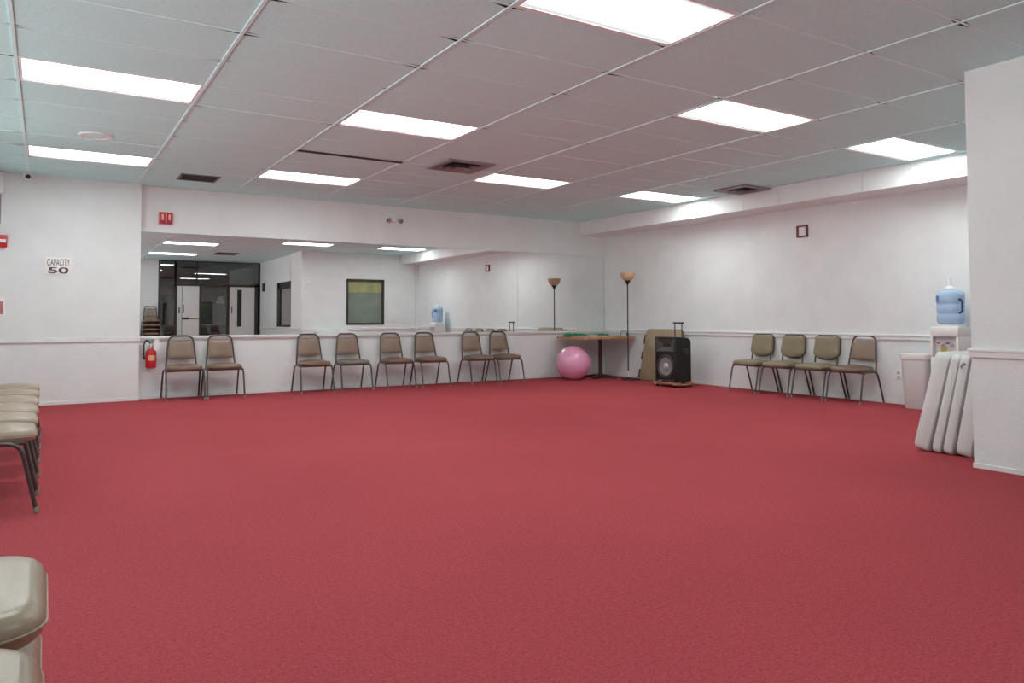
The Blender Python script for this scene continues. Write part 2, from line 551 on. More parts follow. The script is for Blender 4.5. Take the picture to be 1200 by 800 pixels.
for k, (x0, x1, z0, z1) in enumerate(((-0.1, 0.1, -0.1, -0.07), (-0.1, -0.06, -0.07, -0.02), (-0.02, 0.02, -0.07, -0.02), (0.06, 0.1, -0.07, -0.02), (-0.06, 0.1, 0.0, 0.03), (-0.05, -0.02, 0.03, 0.08), (0.02, 0.05, 0.03, 0.08), (-0.02, 0.1, 0.085, 0.105))):
    box(bm, x0, x1, -0.001, 0.001, z0, z1)
obj('decal_film', bm, 'vent_grey', t, smooth=False)
# dim lobby beyond the glass
LY = -5.0
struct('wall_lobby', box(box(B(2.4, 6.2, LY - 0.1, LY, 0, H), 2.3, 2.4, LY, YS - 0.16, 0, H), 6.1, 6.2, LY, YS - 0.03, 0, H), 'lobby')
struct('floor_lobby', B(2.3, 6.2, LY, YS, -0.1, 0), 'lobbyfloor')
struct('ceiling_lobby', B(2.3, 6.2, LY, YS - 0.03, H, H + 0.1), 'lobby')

# nook window and narrow window
wn = bpy.data.objects.new('window_1', None); COL.objects.link(wn); wn['kind'] = 'structure'
bm = bmesh.new()
for x0, x1, z0, z1 in ((NX0, NX0 + 0.05, NZ0, NZ1), (NX1 - 0.05, NX1, NZ0, NZ1), (NX0, NX1, NZ0, NZ0 + 0.05), (NX0, NX1, NZ1 - 0.05, NZ1)):
    box(bm, x0, x1, PY - 0.1, PY + 0.015, z0, z1)
obj('window_frame', bm, 'dark_frame', wn, smooth=False)
obj('window_pane', B(NX0 + 0.05, NX1 - 0.05, PY - 0.07, PY - 0.06, NZ0 + 0.05, NZ1 - 0.05), 'pane_green', wn, smooth=False)
obj('paper_strip', B(NX0 + 0.05, NX1 - 0.05, PY - 0.06, PY - 0.056, 1.80, NZ1 - 0.05), 'pane_yellow', wn, smooth=False)
wn2 = bpy.data.objects.new('window_2', None); COL.objects.link(wn2); wn2['kind'] = 'structure'
bm = bmesh.new()
for y0, y1, z0, z1 in ((WY0, WY0 + 0.3, WZ0, WZ1), (WY1 - 0.07, WY1, WZ0, WZ1), (WY0, WY1, WZ0, WZ0 + 0.05), (WY0, WY1, WZ1 - 0.2, WZ1)):
    box(bm, PX - 0.015, PX + 0.1, y0, y1, z0, z1)
obj('window_frame', bm, 'dark_frame', wn2, smooth=False)
obj('window_pane', B(PX + 0.04, PX + 0.05, WY0 + 0.3, WY1 - 0.07, WZ0 + 0.05, WZ1 - 0.2), 'grey', wn2, smooth=False)

# ------------------------------------------------------------------ ceiling lights
def make_light(l, r, label):
    x0, y0 = GX + l * TX, GY + r * TY
    t = thing('ceiling_light', label, 'ceiling light', (x0 + TX / 2, y0 + TY / 2, H), 0, 'fluorescent ceiling lights')
    hx, hy = TX / 2 - 0.012, TY / 2 - 0.007
    bm = bmesh.new()
    for a in ((-hx, -hx + 0.022, -hy, hy), (hx - 0.022, hx, -hy, hy), (-hx + 0.022, hx - 0.022, -hy, -hy + 0.022), (-hx + 0.022, hx - 0.022, hy - 0.022, hy)):
        box(bm, *a, -0.004, 0.03, bev=0.002)
    obj('frame', bm, 'light_frame', t, smooth=False)
    obj('diffuser', B(-hx + 0.022, hx - 0.022, -hy + 0.022, hy - 0.022, 0.004, 0.010), 'lens', t, smooth=False)
    return t
LL = {(-1, 5): 'rectangular fluorescent ceiling light above the left chairs, larger of the two at far left',
      (-1, 10): 'rectangular fluorescent ceiling light nearest the wall with the capacity sign',
      (1, 5): 'rectangular fluorescent ceiling light just in front of the long dark ceiling slot',
      (1, 10): 'rectangular fluorescent ceiling light between the dark slot and the mirror wall',
      (1, 0): 'largest and nearest rectangular ceiling light, cut by the top edge of the photo',
      (3, 2): 'rectangular ceiling light right of the nearest big one, away from the soffit',
      (3, 8): 'rectangular ceiling light just beyond the grey square vent in mid ceiling',
      (5, 2): 'rectangular ceiling light touching the soffit, nearest to the right foreground wall',
      (5, 8): 'rectangular ceiling light beside the soffit and the tilted corner vent',
      (1, -5): 'rectangular ceiling light seen only in the mirror, nearest the glazed front',
      (-1, 0): 'unseen rectangular ceiling light added overhead on the left to brighten the near floor'}  # last one is an extra out-of-view fixture that lifts the foreground carpet
for k in LIGHTS:
    make_light(*k, LL[k])

# ------------------------------------------------------------------ mirror panels
MX = [XP + 0.004, 3.077, 5.087, 7.056, XR - 0.02]
ML = ['leftmost wall mirror panel reflecting the glazed entrance and white doors', 'wall mirror panel reflecting the papered green window',
      'wall mirror panel reflecting the blue water bottle', 'rightmost wall mirror panel reflecting the floor lamp']
for i in range(4):
    a, b = MX[i] + 0.0015, MX[i + 1] - 0.0015
    hw = (b - a) / 2
    o = solo('mirror_panel', B(-hw, hw, -0.003, 0.003, -0.699, 0.699), 'mirror', ML[i], 'mirror', ((a + b) / 2, YB - 0.011, 0.836 + 0.7), 0, 'mirror panels on the back wall')
    o.rotation_euler = (math.radians(-0.1), 0, math.radians(-0.2 if i == 0 else 0))

# ------------------------------------------------------------------ chairs
def make_chair(name, label, seat_m, back_m, group, curved=False):
    t = thing(name, label, 'chair', (0, 0, 0), 0, group)
    ol = rrect(0.217, 0.205, 0.09, 7)
    ol = [(x * (1.0 - 0.05 * (y / 0.205 + 1) / 2), y - 0.035) for x, y in ol]
    s = obj('seat', slab(bmesh.new(), ol, pillow_prof(0.387, 0.453, 0.017, 0.022, 0.19), centre=(0, -0.035)), seat_m, t)
    bm = bmesh.new()
    pp = [(x * 1.002, (y + 0.035) * 1.002 - 0.035, 0.4147) for x, y in ol]
    tube(bm, pp + [pp[0]], 0.003, 6, cap=False)
    obj('piping', bm, seat_m, s)
    # side rails and cross bars
    bm = bmesh.new()
    for sx in (-1, 1):
        tube(bm, [(sx * 0.205, -0.19, 0.385), (sx * 0.198, 0.16, 0.385)], 0.011, 8)
    for y in (-0.15, 0.11):
        tube(bm, [(-0.228, y, 0.381), (0.228, y, 0.381)], 0.009, 8)
    obj('seat_frame', bm, 'dark_tube', t)
    for sx in (-1, 1):
        for yf, yt in ((-0.245, -0.165), (0.245, 0.125)):
            path = round_path([(sx * 0.231, -0.015, 0.388), (sx * 0.231, yt, 0.388), (sx * 0.236, yf, 0.02)], 0.075)
            lg = obj('leg', tube(bmesh.new(), path, 0.0115), 'dark_tube', t)
            obj('glide', lathe(bmesh.new(), [(0.010, 0.0), (0.0145, 0.004), (0.0145, 0.028), (0.0118, 0.034)], 10, (sx * 0.236, yf - (0.002 if yf < 0 else -0.002))), 'glide', lg)
    # back: leaning plane through (y=.165,z=.40) and (y=.243,z=.835)
    def bk(x, h, off=0.0):
        z = 0.40 + h
        return (x, 0.165 + 0.18 * h - off * 0.984, z + off * 0.177)
    if not curved:
        path = [bk(-0.196, -0.02), bk(-0.150, 0.435), bk(0.150, 0.435), bk(0.196, -0.02)]
        obj('back_frame', tube(bmesh.new(), round_path(path, [0, 0.085, 0.085, 0], 7), 0.0115), 'dark_tube', t)
        h0, h1 = 0.125, 0.375
        def hw(h): return 0.196 - 0.046 * (h / 0.435) - 0.010
        ol = rrect(1, 1, 0.16, 4)
        loops = []
        for ins, off in ((0.03, -0.012), (0.004, -0.008), (0, 0.006), (0.012, 0.018), (0.05, 0.024), (0.10, 0.027)):
            lp = []
            for u, v in ol:
                h = (h0 + h1) / 2 + v * ((h1 - h0) / 2 - ins)
                lp.append(bk(u * (hw(h) - ins), h, off))
            loops.append(lp)
        obj('backrest', loft(bmesh.new(), loops), back_m, t)
    else:
        path = [bk(-0.168, -0.02), bk(-0.158, 0.432), bk(0.158, 0.432), bk(0.168, -0.02)]
        obj('back_frame', tube(bmesh.new(), round_path(path, [0, 0.05, 0.05, 0], 6), 0.0115), 'dark_tube', t)
        ol = []
        n = 14
        for k in range(n + 1):
            a = PI + PI * k / n
            ol.append((0.188 * math.cos(a), 0.195 + 0.085 * math.sin(a)))
        for k in range(7):
            a = PI / 2 * k / 6
            ol.append((0.158 + 0.018 * math.cos(a) - 0.0, 0.385 + 0.03 * math.sin(a)))
        for k in range(7):
            a = PI / 2 + PI / 2 * k / 6
            ol.append((-0.158 + 0.018 * math.cos(a), 0.385 + 0.03 * math.sin(a)))
        cx, cy = 0.0, 0.26
        loops = []
        for ins, off in ((0.10, -0.02), (0.0, -0.014), (0.0, 0.026), (0.06, 0.037), (0.16, 0.043), (0.45, 0.047)):
            loops.append([bk(cx + (x - cx) * (1 - ins), cy + (y - cy) * (1 - ins), off) for x, y in ol])
        obj('backrest', loft(bmesh.new(), loops), back_m, t)
        bm = bmesh.new()
        pp = [bk(cx + (x - cx) * 1.008, cy + (y - cy) * 1.008, -0.012) for x, y in ol]
        tube(bm, pp + [pp[0]], 0.006, 6, cap=False)
        obj('edge_trim', bm, 'black', t)
    return t

GM = 'chairs along the mirror wall'
CB = 10.69
cb = make_chair('banquet_chair', 'brown vinyl banquet chair right beside the fire extinguisher', 'seat_vinyl', 'brown_vinyl', GM)
cb.location = (1.585, CB, 0)
spots = [(2.09, 'brown vinyl banquet chair second from the fire extinguisher'),
         (3.335, 'brown-seated banquet chair, third from the left under the mirror'),
         (3.93, None),
         (4.635, 'brown banquet chair just left of the one below the mirrored water bottle'),
         (5.225, 'banquet chair sixth from the left, directly under the mirrored water bottle'),
         (6.085, 'left chair of the overlapping pair nearest the pink ball'),
         (6.62, 'right chair of the overlapping pair, nearest the pink ball')]
cg = make_chair('banquet_chair', 'banquet chair with a worn grey seat under the mirrored green window', 'grey_vinyl', 'brown_vinyl', GM)
cg.location = (3.93, CB, 0)
for x, lb in spots:
    if lb:
        dup(cb, (x, CB, 0), 0.0, lb)
# right wall
GR = 'chairs along the right wall'
CR = 8.755
dup(cb, (CR, 5.715, 0), -PI / 2, 'brown square-backed banquet chair on the right wall, nearest the white bin', GR)
co = make_chair('stacking_chair', 'olive round-bottomed back chair on the right wall, nearest the speaker', 'olive_vinyl', 'olive_vinyl', GR, curved=True)
co.location = (CR, 7.295, 0)
co.rotation_euler = (0, 0, -PI / 2)
dup(co, (CR, 6.765, 0), -PI / 2, 'middle one of the three olive round-bottomed chairs on the right wall')
dup(co, (CR, 6.235, 0), -PI / 2, 'olive round-bottomed chair overlapped by the brown square-backed chair')
# left row
GL = 'row of chairs at the left edge'
cl = make_chair('banquet_chair', 'grey-olive vinyl chair with its leg showing, nearest in the left row', 'pale_vinyl', 'pale_vinyl', GL)
LX = -0.265
cl.location = (LX, 5.13, 0)
cl.rotation_euler = (0, 0, PI / 2)
for yy, lb in ((5.72, 'grey-olive vinyl chair second nearest in the left row'), (6.31, 'grey-olive vinyl chair third nearest in the left row'),
               (6.93, 'grey-olive vinyl chair fourth nearest in the left row'), (7.58, 'grey-olive vinyl chair second from the far end of the left row'),
               (8.22, 'grey-olive vinyl chair at the far end of the left row by the wall')):
    dup(cl, (LX, yy, 0), PI / 2, lb)
# two nested pairs in the foreground
GF = 'stacked chairs in the left foreground'
ST = 0.127
dup(cl, (LX + 0.03, 1.69, 0), PI / 2, 'lower chair of the foreground stack, its darker seat edge showing', GF)
dup(cl, (LX + 0.038, 1.69, ST), PI / 2, 'upper chair of the farther foreground stack, whole seat corner showing', GF)
dup(cl, (LX + 0.025, 1.183, 0), PI / 2, 'lower chair hidden under the seat in the bottom left corner', GF)
dup(cl, (LX + 0.032, 1.183, ST), PI / 2, 'seat cut by the bottom left corner of the photo', GF)
# stack seen in the mirror
GS = 'stack of chairs seen in the mirror'
for k in range(6):
    nm = ['bottom', 'second', 'third', 'fourth', 'fifth', 'topmost'][k]
    dup(cb, (2.53, YS + 0.30 + 0.004 * k, ST * k), PI, '%s chair of the brown stack reflected at the left end of the mirror' % nm, GS)

# ------------------------------------------------------------------ things on and by the pier and back wall
sg = thing('wall_sign', 'white wall sign reading CAPACITY 50 on the left wall', 'sign', (0.139, YP, 1.73))
obj('sign_board', B(-0.145, 0.145, -0.008, 0, -0.11, 0.11, bev=0.002), 'sign', sg)
def text_mesh(name, s, w, h, x, z, parent, mt, yoff, bold=0.0):
    cu = bpy.data.curves.new(name, 'FONT')
    cu.body = s
    cu.align_x = 'CENTER'
    cu.extrude = 0.004
    cu.offset = bold
    ob = bpy.data.objects.new(name, cu)
    COL.objects.link(ob)
    bpy.context.view_layer.update()
    dg = bpy.context.evaluated_depsgraph_get()
    me = bpy.data.meshes.new_from_object(ob.evaluated_get(dg))
    bpy.data.objects.remove(ob)
    xs = [v.co.x for v in me.vertices]; ys = [v.co.y for v in me.vertices]
    mx, my = (min(xs) + max(xs)) / 2, (min(ys) + max(ys)) / 2
    kx, ky = w / (max(xs) - min(xs)), h / (max(ys) - min(ys))
    for v in me.vertices:
        v.co = Vector((x + (v.co.x - mx) * kx, yoff - (v.co.z + 0.004) * 0.15, z + (v.co.y - my) * ky))
    me.materials.clear()
    me.materials.append(M[mt])
    o = bpy.data.objects.new(name, me)
    COL.objects.link(o)
    o.parent = parent
    return o
text_mesh('lettering', 'CAPACITY', 0.245, 0.085, 0, 0.045, sg, 'ink', -0.008, 0.004)
text_mesh('lettering', '50', 0.22, 0.078, 0, -0.055, sg, 'ink', -0.008, 0.02)

# dome camera
c = thing('security_camera', 'small white security camera with black lens under the ceiling at far left', 'security camera', (-0.2, 10.72, H))
obj('housing', lathe(bmesh.new(), [(0.055, 0.0), (0.06, -0.01), (0.06, -0.05), (0.05, -0.075), (0.03, -0.09), (0.0, -0.092)], 24, cap=False), 'white', c)
bm = bmesh.new(); bmesh.ops.create_uvsphere(bm, u_segments=20, v_segments=12, radius=0.029)
bmesh.ops.translate(bm, vec=(0.0, -0.045, -0.058), verts=bm.verts)
obj('lens', bm, 'black', c)
# white box fixture at the very left
e = thing('exit_light', 'white box-shaped light high on the wall at the left photo edge', 'wall light', (-0.525, YP, 2.84))
obj('housing', B(-0.09, 0.085, -0.12, 0, -0.26, 0.0, bev=0.01), 'white', e)
obj('back_plate', B(-0.085, 0.055, -0.004, 0.0, -0.62, -0.26), 'grey', e)
# red alarm pull at left edge, red framed notice below
a = thing('alarm_strobe', 'red and white fire alarm box cut by the left photo edge', 'fire alarm', (-0.47, YP, 2.01))
obj('housing', B(-0.07, 0.07, -0.06, 0, -0.075, 0.075, bev=0.01), 'red', a)
obj('strobe_lens', B(-0.045, 0.06, -0.072, -0.058, -0.02, 0.02, bev=0.004), 'white', a)
n = thing('wall_notice', 'small red and white notice on the left wall at the photo edge', 'notice', (-0.48, YP, 1.22))
obj('backing', B(-0.075, 0.075, -0.01, 0, -0.12, 0.12, bev=0.003), 'sign', n)
obj('notice_panel', B(-0.055, 0.055, -0.014, -0.01, -0.095, 0.06), mat('faded_red_print', (0.5, 0.2, 0.22), 0.5), n)

# fire alarm horn strobe on back wall
a = thing('alarm_strobe', 'red fire alarm strobe above the left end of the mirror', 'fire alarm', (1.376, YB, 2.43))
obj('housing', B(-0.083, 0.083, -0.055, 0, -0.078, 0.078, bev=0.008), 'red', a)
obj('back_plate', B(-0.092, 0.092, -0.01, 0, -0.087, 0.087, bev=0.003), mat('pale_pink_plate', (0.75, 0.5, 0.5), 0.5), a)
for xx in (-0.042, 0.0, 0.042):
    wd = 0.013 if xx else 0.006
    obj('strobe_lens', B(xx - wd, xx + wd, -0.068, -0.054, -0.03 if xx else -0.065, 0.05 if xx else 0.07, bev=0.004), mat('clear_pink_lens', (0.85, 0.5, 0.52), 0.2), a)
for xx in (-0.042, 0.042):
    obj('sounder_grille', B(xx - 0.022, xx + 0.022, -0.062, -0.054, -0.068, -0.038, bev=0.004), mat('dull_maroon_grille', (0.3, 0.03, 0.07), 0.5), a)
# emergency twin-head light
a = thing('emergency_light', 'white twin-head emergency light high above the mirror', 'emergency light', (4.70, YB, 2.64))
obj('housing', B(-0.055, 0.055, -0.07, 0, -0.045, 0.05, bev=0.012), 'white', a)
for sx in (-1, 1):
    bm = bmesh.new()
    lathe(bm, [(0.012, 0.0), (0.03, 0.012), (0.037, 0.045), (0.037, 0.06), (0.03, 0.056), (0.01, 0.03)], 18, cap=False)
    bmesh.ops.transform(bm, matrix=Matrix.Translation((sx * 0.085, -0.05, -0.005)) @ Matrix.Rotation(sx * 0.5, 4, 'Z') @ Matrix.Rotation(2.1, 4, 'X'), verts=bm.verts)
    obj('lamp_head', bm, 'grey', a)

# fire extinguisher
f = thing('fire_extinguisher', 'red fire extinguisher with a white tag hanging left of the chairs', 'fire extinguisher', (1.215, YB, 0.41))
bm = lathe(bmesh.new(), [(0.0, 0.0), (0.05, 0.002), (0.062, 0.012), (0.064, 0.03), (0.064, 0.20), (0.06, 0.225), (0.045, 0.25), (0.022, 0.262), (0.022, 0.275)], 28, (0, -0.085), cap=False)
obj('cylinder', bm, 'red', f)
bm = bmesh.new()
lathe(bm, [(0.024, 0.262), (0.026, 0.31), (0.016, 0.33), (0.016, 0.345)], 18, (0, -0.085))
obj('valve', bm, 'steel', f)
bm = bmesh.new()
tube(bm, [(-0.005, -0.10, 0.33), (0.02, -0.13, 0.352), (0.05, -0.16, 0.355)], 0.006, 8)
tube(bm, [(-0.005, -0.10, 0.345), (0.02, -0.13, 0.378), (0.05, -0.16, 0.39)], 0.006, 8)
obj('handle', bm, 'steel', f)
obj('hose', tube(bmesh.new(), round_path([(0.0, -0.085, 0.315), (-0.05, -0.09, 0.385), (-0.088, -0.09, 0.33), (-0.086, -0.09, 0.15), (-0.075, -0.09, 0.12)], 0.06), 0.009, 10), 'black', f)
obj('nozzle', lathe(bmesh.new(), [(0.009, 0.17), (0.014, 0.15), (0.016, 0.12)], 12, (-0.082, -0.09)), 'black', f)
obj('inspection_tag', box(bmesh.new(), 0.03, 0.085, -0.155, -0.153, 0.24, 0.39), 'sign', f, smooth=False)
bm = bmesh.new()
lathe(bm, [(0.0655, 0.105), (0.0655, 0.175)], 28, (0, -0.085), cap=False)
for v in list(bm.verts):
    if v.co.y > -0.132: bm.verts.remove(v)
obj('label', bm, 'redlabel', f)
obj('wall_bracket', B(-0.03, 0.03, -0.03, 0.0, 0.2, 0.32, bev=0.004), 'steel', f)

# ------------------------------------------------------------------ ceiling things
def grille(name, label, loc, hx, hy, dark):
    t = thing(name, label, 'air vent', loc)
    bm = bmesh.new()
    for s, zz in ((1.0, -0.004),):
        for a in ((-hx, -hx + 0.03, -hy, hy), (hx - 0.03, hx, -hy, hy), (-hx, hx, -hy, -hy + 0.03), (-hx, hx, hy - 0.03, hy)):
            box(bm, *a, -0.012, 0.0, bev=0.003)
    obj('frame', bm, 'vent_dark' if dark else 'vent_grey', t)
    bm = bmesh.new()
    n = 9
    for k in range(n):
        yy = -hy + 0.05 + (2 * hy - 0.1) * k / (n - 1)
        box(bm, -hx + 0.03, hx - 0.03, -0.012, 0.012, -0.001, 0.001, T=Matrix.Translation((0, yy, -0.004)) @ Matrix.Rotation(0.6, 4, 'X'))
    obj('louvre', bm, 'vent_dark', t, smooth=False)
    obj('backing', B(-hx + 0.02, hx - 0.02, -hy + 0.02, hy - 0.02, -0.0015, -0.0005), 'plenum', t, smooth=False)
    return t
grille('return_vent', 'dark rectangular ceiling vent near the left end of the mirror wall', (GX + 0.50 * TX, GY + 11.62 * TY, H), 0.23, 0.21, True)
grille('return_vent', 'dark rectangular ceiling vent reflected near the left end of the mirror', (4.07, 0.95, H), 0.28, 0.33, True)
def diffuser(label, loc, h):
    t = thing('supply_vent', label, 'air vent', loc)
    def fr(r0, r1, z0, z1):
        loops = [[(sx * r, sy * r, z) for sx, sy in ((1, 1), (-1, 1), (-1, -1), (1, -1))] for r, z in ((r0, z0), (r1, z1), (r1 - 0.004, z1 + 0.006), (r0 - 0.006, z0 + 0.004))]
        return loops
    bm = bmesh.new()
    loft(bm, fr(h, h - 0.045, -0.018, -0.024), cap=False)
    loft(bm, fr(h, h, -0.018, 0.0), cap=False)
    obj('frame', bm, 'vent_grey', t, smooth=False)
    for k, (a, b) in enumerate(((h - 0.05, h - 0.12), (h - 0.13, h - 0.19), (h - 0.2, 0.03))):
        bm = bmesh.new()
        loft(bm, fr(a, b, -0.02 - 0.012 * k, 0.0), cap=False)
        obj('cone', bm, 'vent_grey', t, smooth=False)
    obj('backing', B(-h + 0.03, h - 0.03, -h + 0.03, h - 0.03, -0.003, -0.001), 'plenum', t, smooth=False)
    return t
diffuser('grey square ceiling vent in the middle of the ceiling', (GX + 2.54 * TX, GY + 7.72 * TY, H), 0.30)
d = diffuser('grey square ceiling vent hanging close against the soffit', (8.18, GY + 6.62 * TY, H - 0.01), 0.27)
t = thing('linear_slot', 'long narrow dark slot in the ceiling left of the square vent', 'air vent', (GX + 1.5 * TX, GY + 7.99 * TY, H))
obj('slot', B(-0.6, 0.6, -0.035, 0.02, -0.011, -0.007), 'plenum', t, smooth=False)
obj('lip', B(-0.605, 0.605, 0.021, 0.03, -0.014, 0.0), 'vent_grey', t, smooth=False)
t = thing('ceiling_speaker', 'round flush ceiling speaker with a white ring, left part of the ceiling', 'speaker', (GX - 0.51 * TX, GY + 8.68 * TY, H))
obj('ring', lathe(bmesh.new(), [(0.155, 0.0), (0.155, -0.008), (0.145, -0.014), (0.115, -0.012), (0.11, -0.005)], 40, cap=False), 'white', t)
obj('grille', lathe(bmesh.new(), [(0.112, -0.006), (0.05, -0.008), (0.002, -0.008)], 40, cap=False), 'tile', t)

# ------------------------------------------------------------------ right wall things
t = thing('framed_plate', 'small dark red square frame high on the right wall', 'frame', (XR, 6.62, 2.277))
bm = bmesh.new()
for y0, y1, z0, z1 in ((-0.085, -0.062, -0.082, 0.082), (0.062, 0.085, -0.082, 0.082), (-0.062, 0.062, -0.082, -0.062), (-0.062, 0.062, 0.062, 0.082)):
    box(bm, -0.03, 0, y0, y1, z0, z1)
obj('frame', bm, 'maroon', t, smooth=False)
obj('panel', B(-0.008, 0, -0.062, 0.062, -0.062, 0.062), 'sign', t, smooth=False)
def outlet(label, loc, rz, name='wall_outlet', cat='outlet'):
    t = thing(name, label, cat, loc, rz)
    obj('cover_plate', B(-0.04, 0.04, -0.006, 0, -0.062, 0.062, bev=0.002), 'white', t)
    if name == 'wall_outlet':
        for z in (-0.026, 0.026):
            obj('socket', B(-0.018, 0.018, -0.009, -0.005, z - 0.017, z + 0.017, bev=0.002), 'socket', t)
    else:
        obj('toggle', B(-0.012, 0.012, -0.02, -0.005, -0.02, 0.02, bev=0.002), 'offwhite', t)
    return t
outlet('wall outlet low on the right wall beside the white bin', (XR, 5.285, 0.36), -PI / 2)
outlet('wall outlet low on the right wall under the speaker-side olive chair', (XR, 7.36, 0.32), -PI / 2)
t = outlet('white control plate reflected left of the green window', (5.84, PY, 1.98), PI, 'wall_switch', 'switch')
t.scale = (1.5, 1, 1.8)
outlet('switch plate reflected right of the green window', (8.23, PY, 1.04), PI, 'wall_switch', 'switch')
t = thing('wall_handset', 'small black box reflected on the wall beside the mirrored doors', 'wall box', (PX, -1.45, 2.07))
obj('body', B(-0.05, 0, -0.07, 0.07, -0.13, 0.13, bev=0.01), 'black', t)
obj('cradle', B(-0.07, -0.05, -0.04, 0.04, -0.08, 0.10, bev=0.008), 'grey', t)

# ------------------------------------------------------------------ pink ball
bm = bmesh.new()
bmesh.ops.create_uvsphere(bm, u_segments=48, v_segments=28, radius=0.3)
for v in bm.verts:
    if v.co.z < -0.285: v.co.z = -0.285 + (v.co.z + 0.285) * 0.2
zmin = min(v.co.z for v in bm.verts)
bmesh.ops.translate(bm, vec=(0, 0, -zmin), verts=bm.verts)
t = thing('exercise_ball', 'shiny pink exercise ball on the carpet under the table end', 'ball', (7.84, 10.4, 0))
obj('ball', bm, 'pink', t)
bm = bmesh.new(); lathe(bm, [(0.012, -0.002), (0.012, 0.004), (0.002, 0.006)], 12)
bmesh.ops.transform(bm, matrix=Matrix.Translation((0.0, 0.298, 0.3)) @ Matrix.Rotation(-PI / 2, 4, 'X'), verts=bm.verts)
obj('plug', bm, 'white', t)

# ------------------------------------------------------------------ corner table
TXc, TYc = 8.40, 10.47
t = thing('pedestal_table', 'rectangular wood-edged pedestal table in the corner by the mirror', 'table', (TXc, TYc, 0))
ol = rrect(0.575, 0.43, 0.05, 5)
obj('tabletop', slab(bmesh.new(), ol, [(0.002, 0.700), (0, 0.703), (0, 0.744), (0.004, 0.748)]), 'wood', t)
obj('laminate', slab(bmesh.new(), rrect(0.566, 0.421, 0.045, 5), [(0, 0.748), (0, 0.7495), (0.003, 0.7505)]), 'tabletop', t)
obj('column', lathe(bmesh.new(), [(0.045, 0.03), (0.04, 0.06), (0.034, 0.09), (0.034, 0.66), (0.05, 0.69)], 24, (0.06, -0.05)), 'pole_brown', t)
obj('mounting_plate', B(-0.1, 0.22, -0.2, 0.1, 0.685, 0.70), 'pole_brown', t)
for k in range(4):
    a = 0.45 + k * PI / 2
    bm = bmesh.new()
    T = Matrix.Translation((0.06, -0.05, 0)) @ Matrix.Rotation(a, 4, 'Z')
    loft(bm, [[(0.02, -0.035, 0.02), (0.02, 0.035, 0.02), (0.02, 0.035, 0.075), (0.02, -0.035, 0.075)],
              [(0.31, -0.024, 0.012), (0.31, 0.024, 0.012), (0.31, 0.024, 0.035), (0.31, -0.024, 0.035)]], T)
    lathe(bm, [(0.02, 0.0), (0.02, 0.02)], 10, tuple((T @ Vector((0.28, 0, 0)))[:2]))
    obj('foot', bm, 'pole_brown', t)

def crumple(hx, hy, h, seed, n=26):
    bm = bmesh.new()
    g = [[None] * (n + 1) for _ in range(n + 1)]
    def top(u, v):
        e = min(1, (1 - abs(u)) * 4) * min(1, (1 - abs(v)) * 4)
        return 0.004 + e * h * (0.45 + 0.55 * (noise.noise(Vector((u * 3 + seed, v * 3, 0.3))) + 0.5))
    for i in range(n + 1):
        for j in range(n + 1):
            u, v = -1 + 2 * i / n, -1 + 2 * j / n
            wob = 1 + 0.12 * noise.noise(Vector((u * 2 + seed, v * 2, 5)))
            g[i][j] = bm.verts.new((u * hx * wob, v * hy * wob, top(u, v)))
    lo = [[bm.verts.new((g[i][j].co.x, g[i][j].co.y, 0.0)) for j in range(n + 1)] for i in range(n + 1)]
    for i in range(n):
        for j in range(n):
            bm.faces.new((g[i][j], g[i + 1][j], g[i + 1][j + 1], g[i][j + 1]))
            bm.faces.new((lo[i][j], lo[i][j + 1], lo[i + 1][j + 1], lo[i + 1][j]))
    for i in range(n):
        bm.faces.new((g[i][0], lo[i][0], lo[i + 1][0], g[i + 1][0]))
        bm.faces.new((g[i + 1][n], lo[i + 1][n], lo[i][n], g[i][n]))
        bm.faces.new((g[0][i + 1], lo[0][i + 1], lo[0][i], g[0][i]))
        bm.faces.new((g[n][i], lo[n][i], lo[n][i + 1], g[n][i + 1]))
    return bm
solo('folded_cloth', crumple(0.22, 0.13, 0.045, 1.7), 'green', 'crumpled green cloth at the left end of the corner table', 'cloth', (7.98, 10.52, 0.7505), 0.1)
t = thing('folded_cloth', 'flat green and grey cloth in the middle of the corner table', 'cloth', (8.44, 10.48, 0.7505), 0.05)
bm = crumple(0.13, 0.08, 0.03, 6.1); bmesh.ops.translate(bm, vec=(0.1, 0, 0), verts=bm.verts)
obj('green_half', bm, 'green', t)
bm = crumple(0.09, 0.08, 0.02, 9.4); bmesh.ops.translate(bm, vec=(-0.115, 0, 0), verts=bm.verts)
obj('grey_half', bm, 'greycloth', t)
t = thing('cable_loop', 'small black cable loop on the right end of the corner table', 'cable', (8.84, 10.22, 0.7505))
obj('loop', tube(bmesh.new(), round_path([(-0.075, 0.02, 0.006), (-0.06, 0.0, 0.075), (0.03, 0.0, 0.085), (0.06, -0.01, 0.05), (0.07, -0.02, 0.008)], 0.03), 0.006, 8), 'black', t)
obj('plug', B(0.05, 0.09, -0.04, -0.01, 0.0, 0.03, bev=0.005), 'black', t)

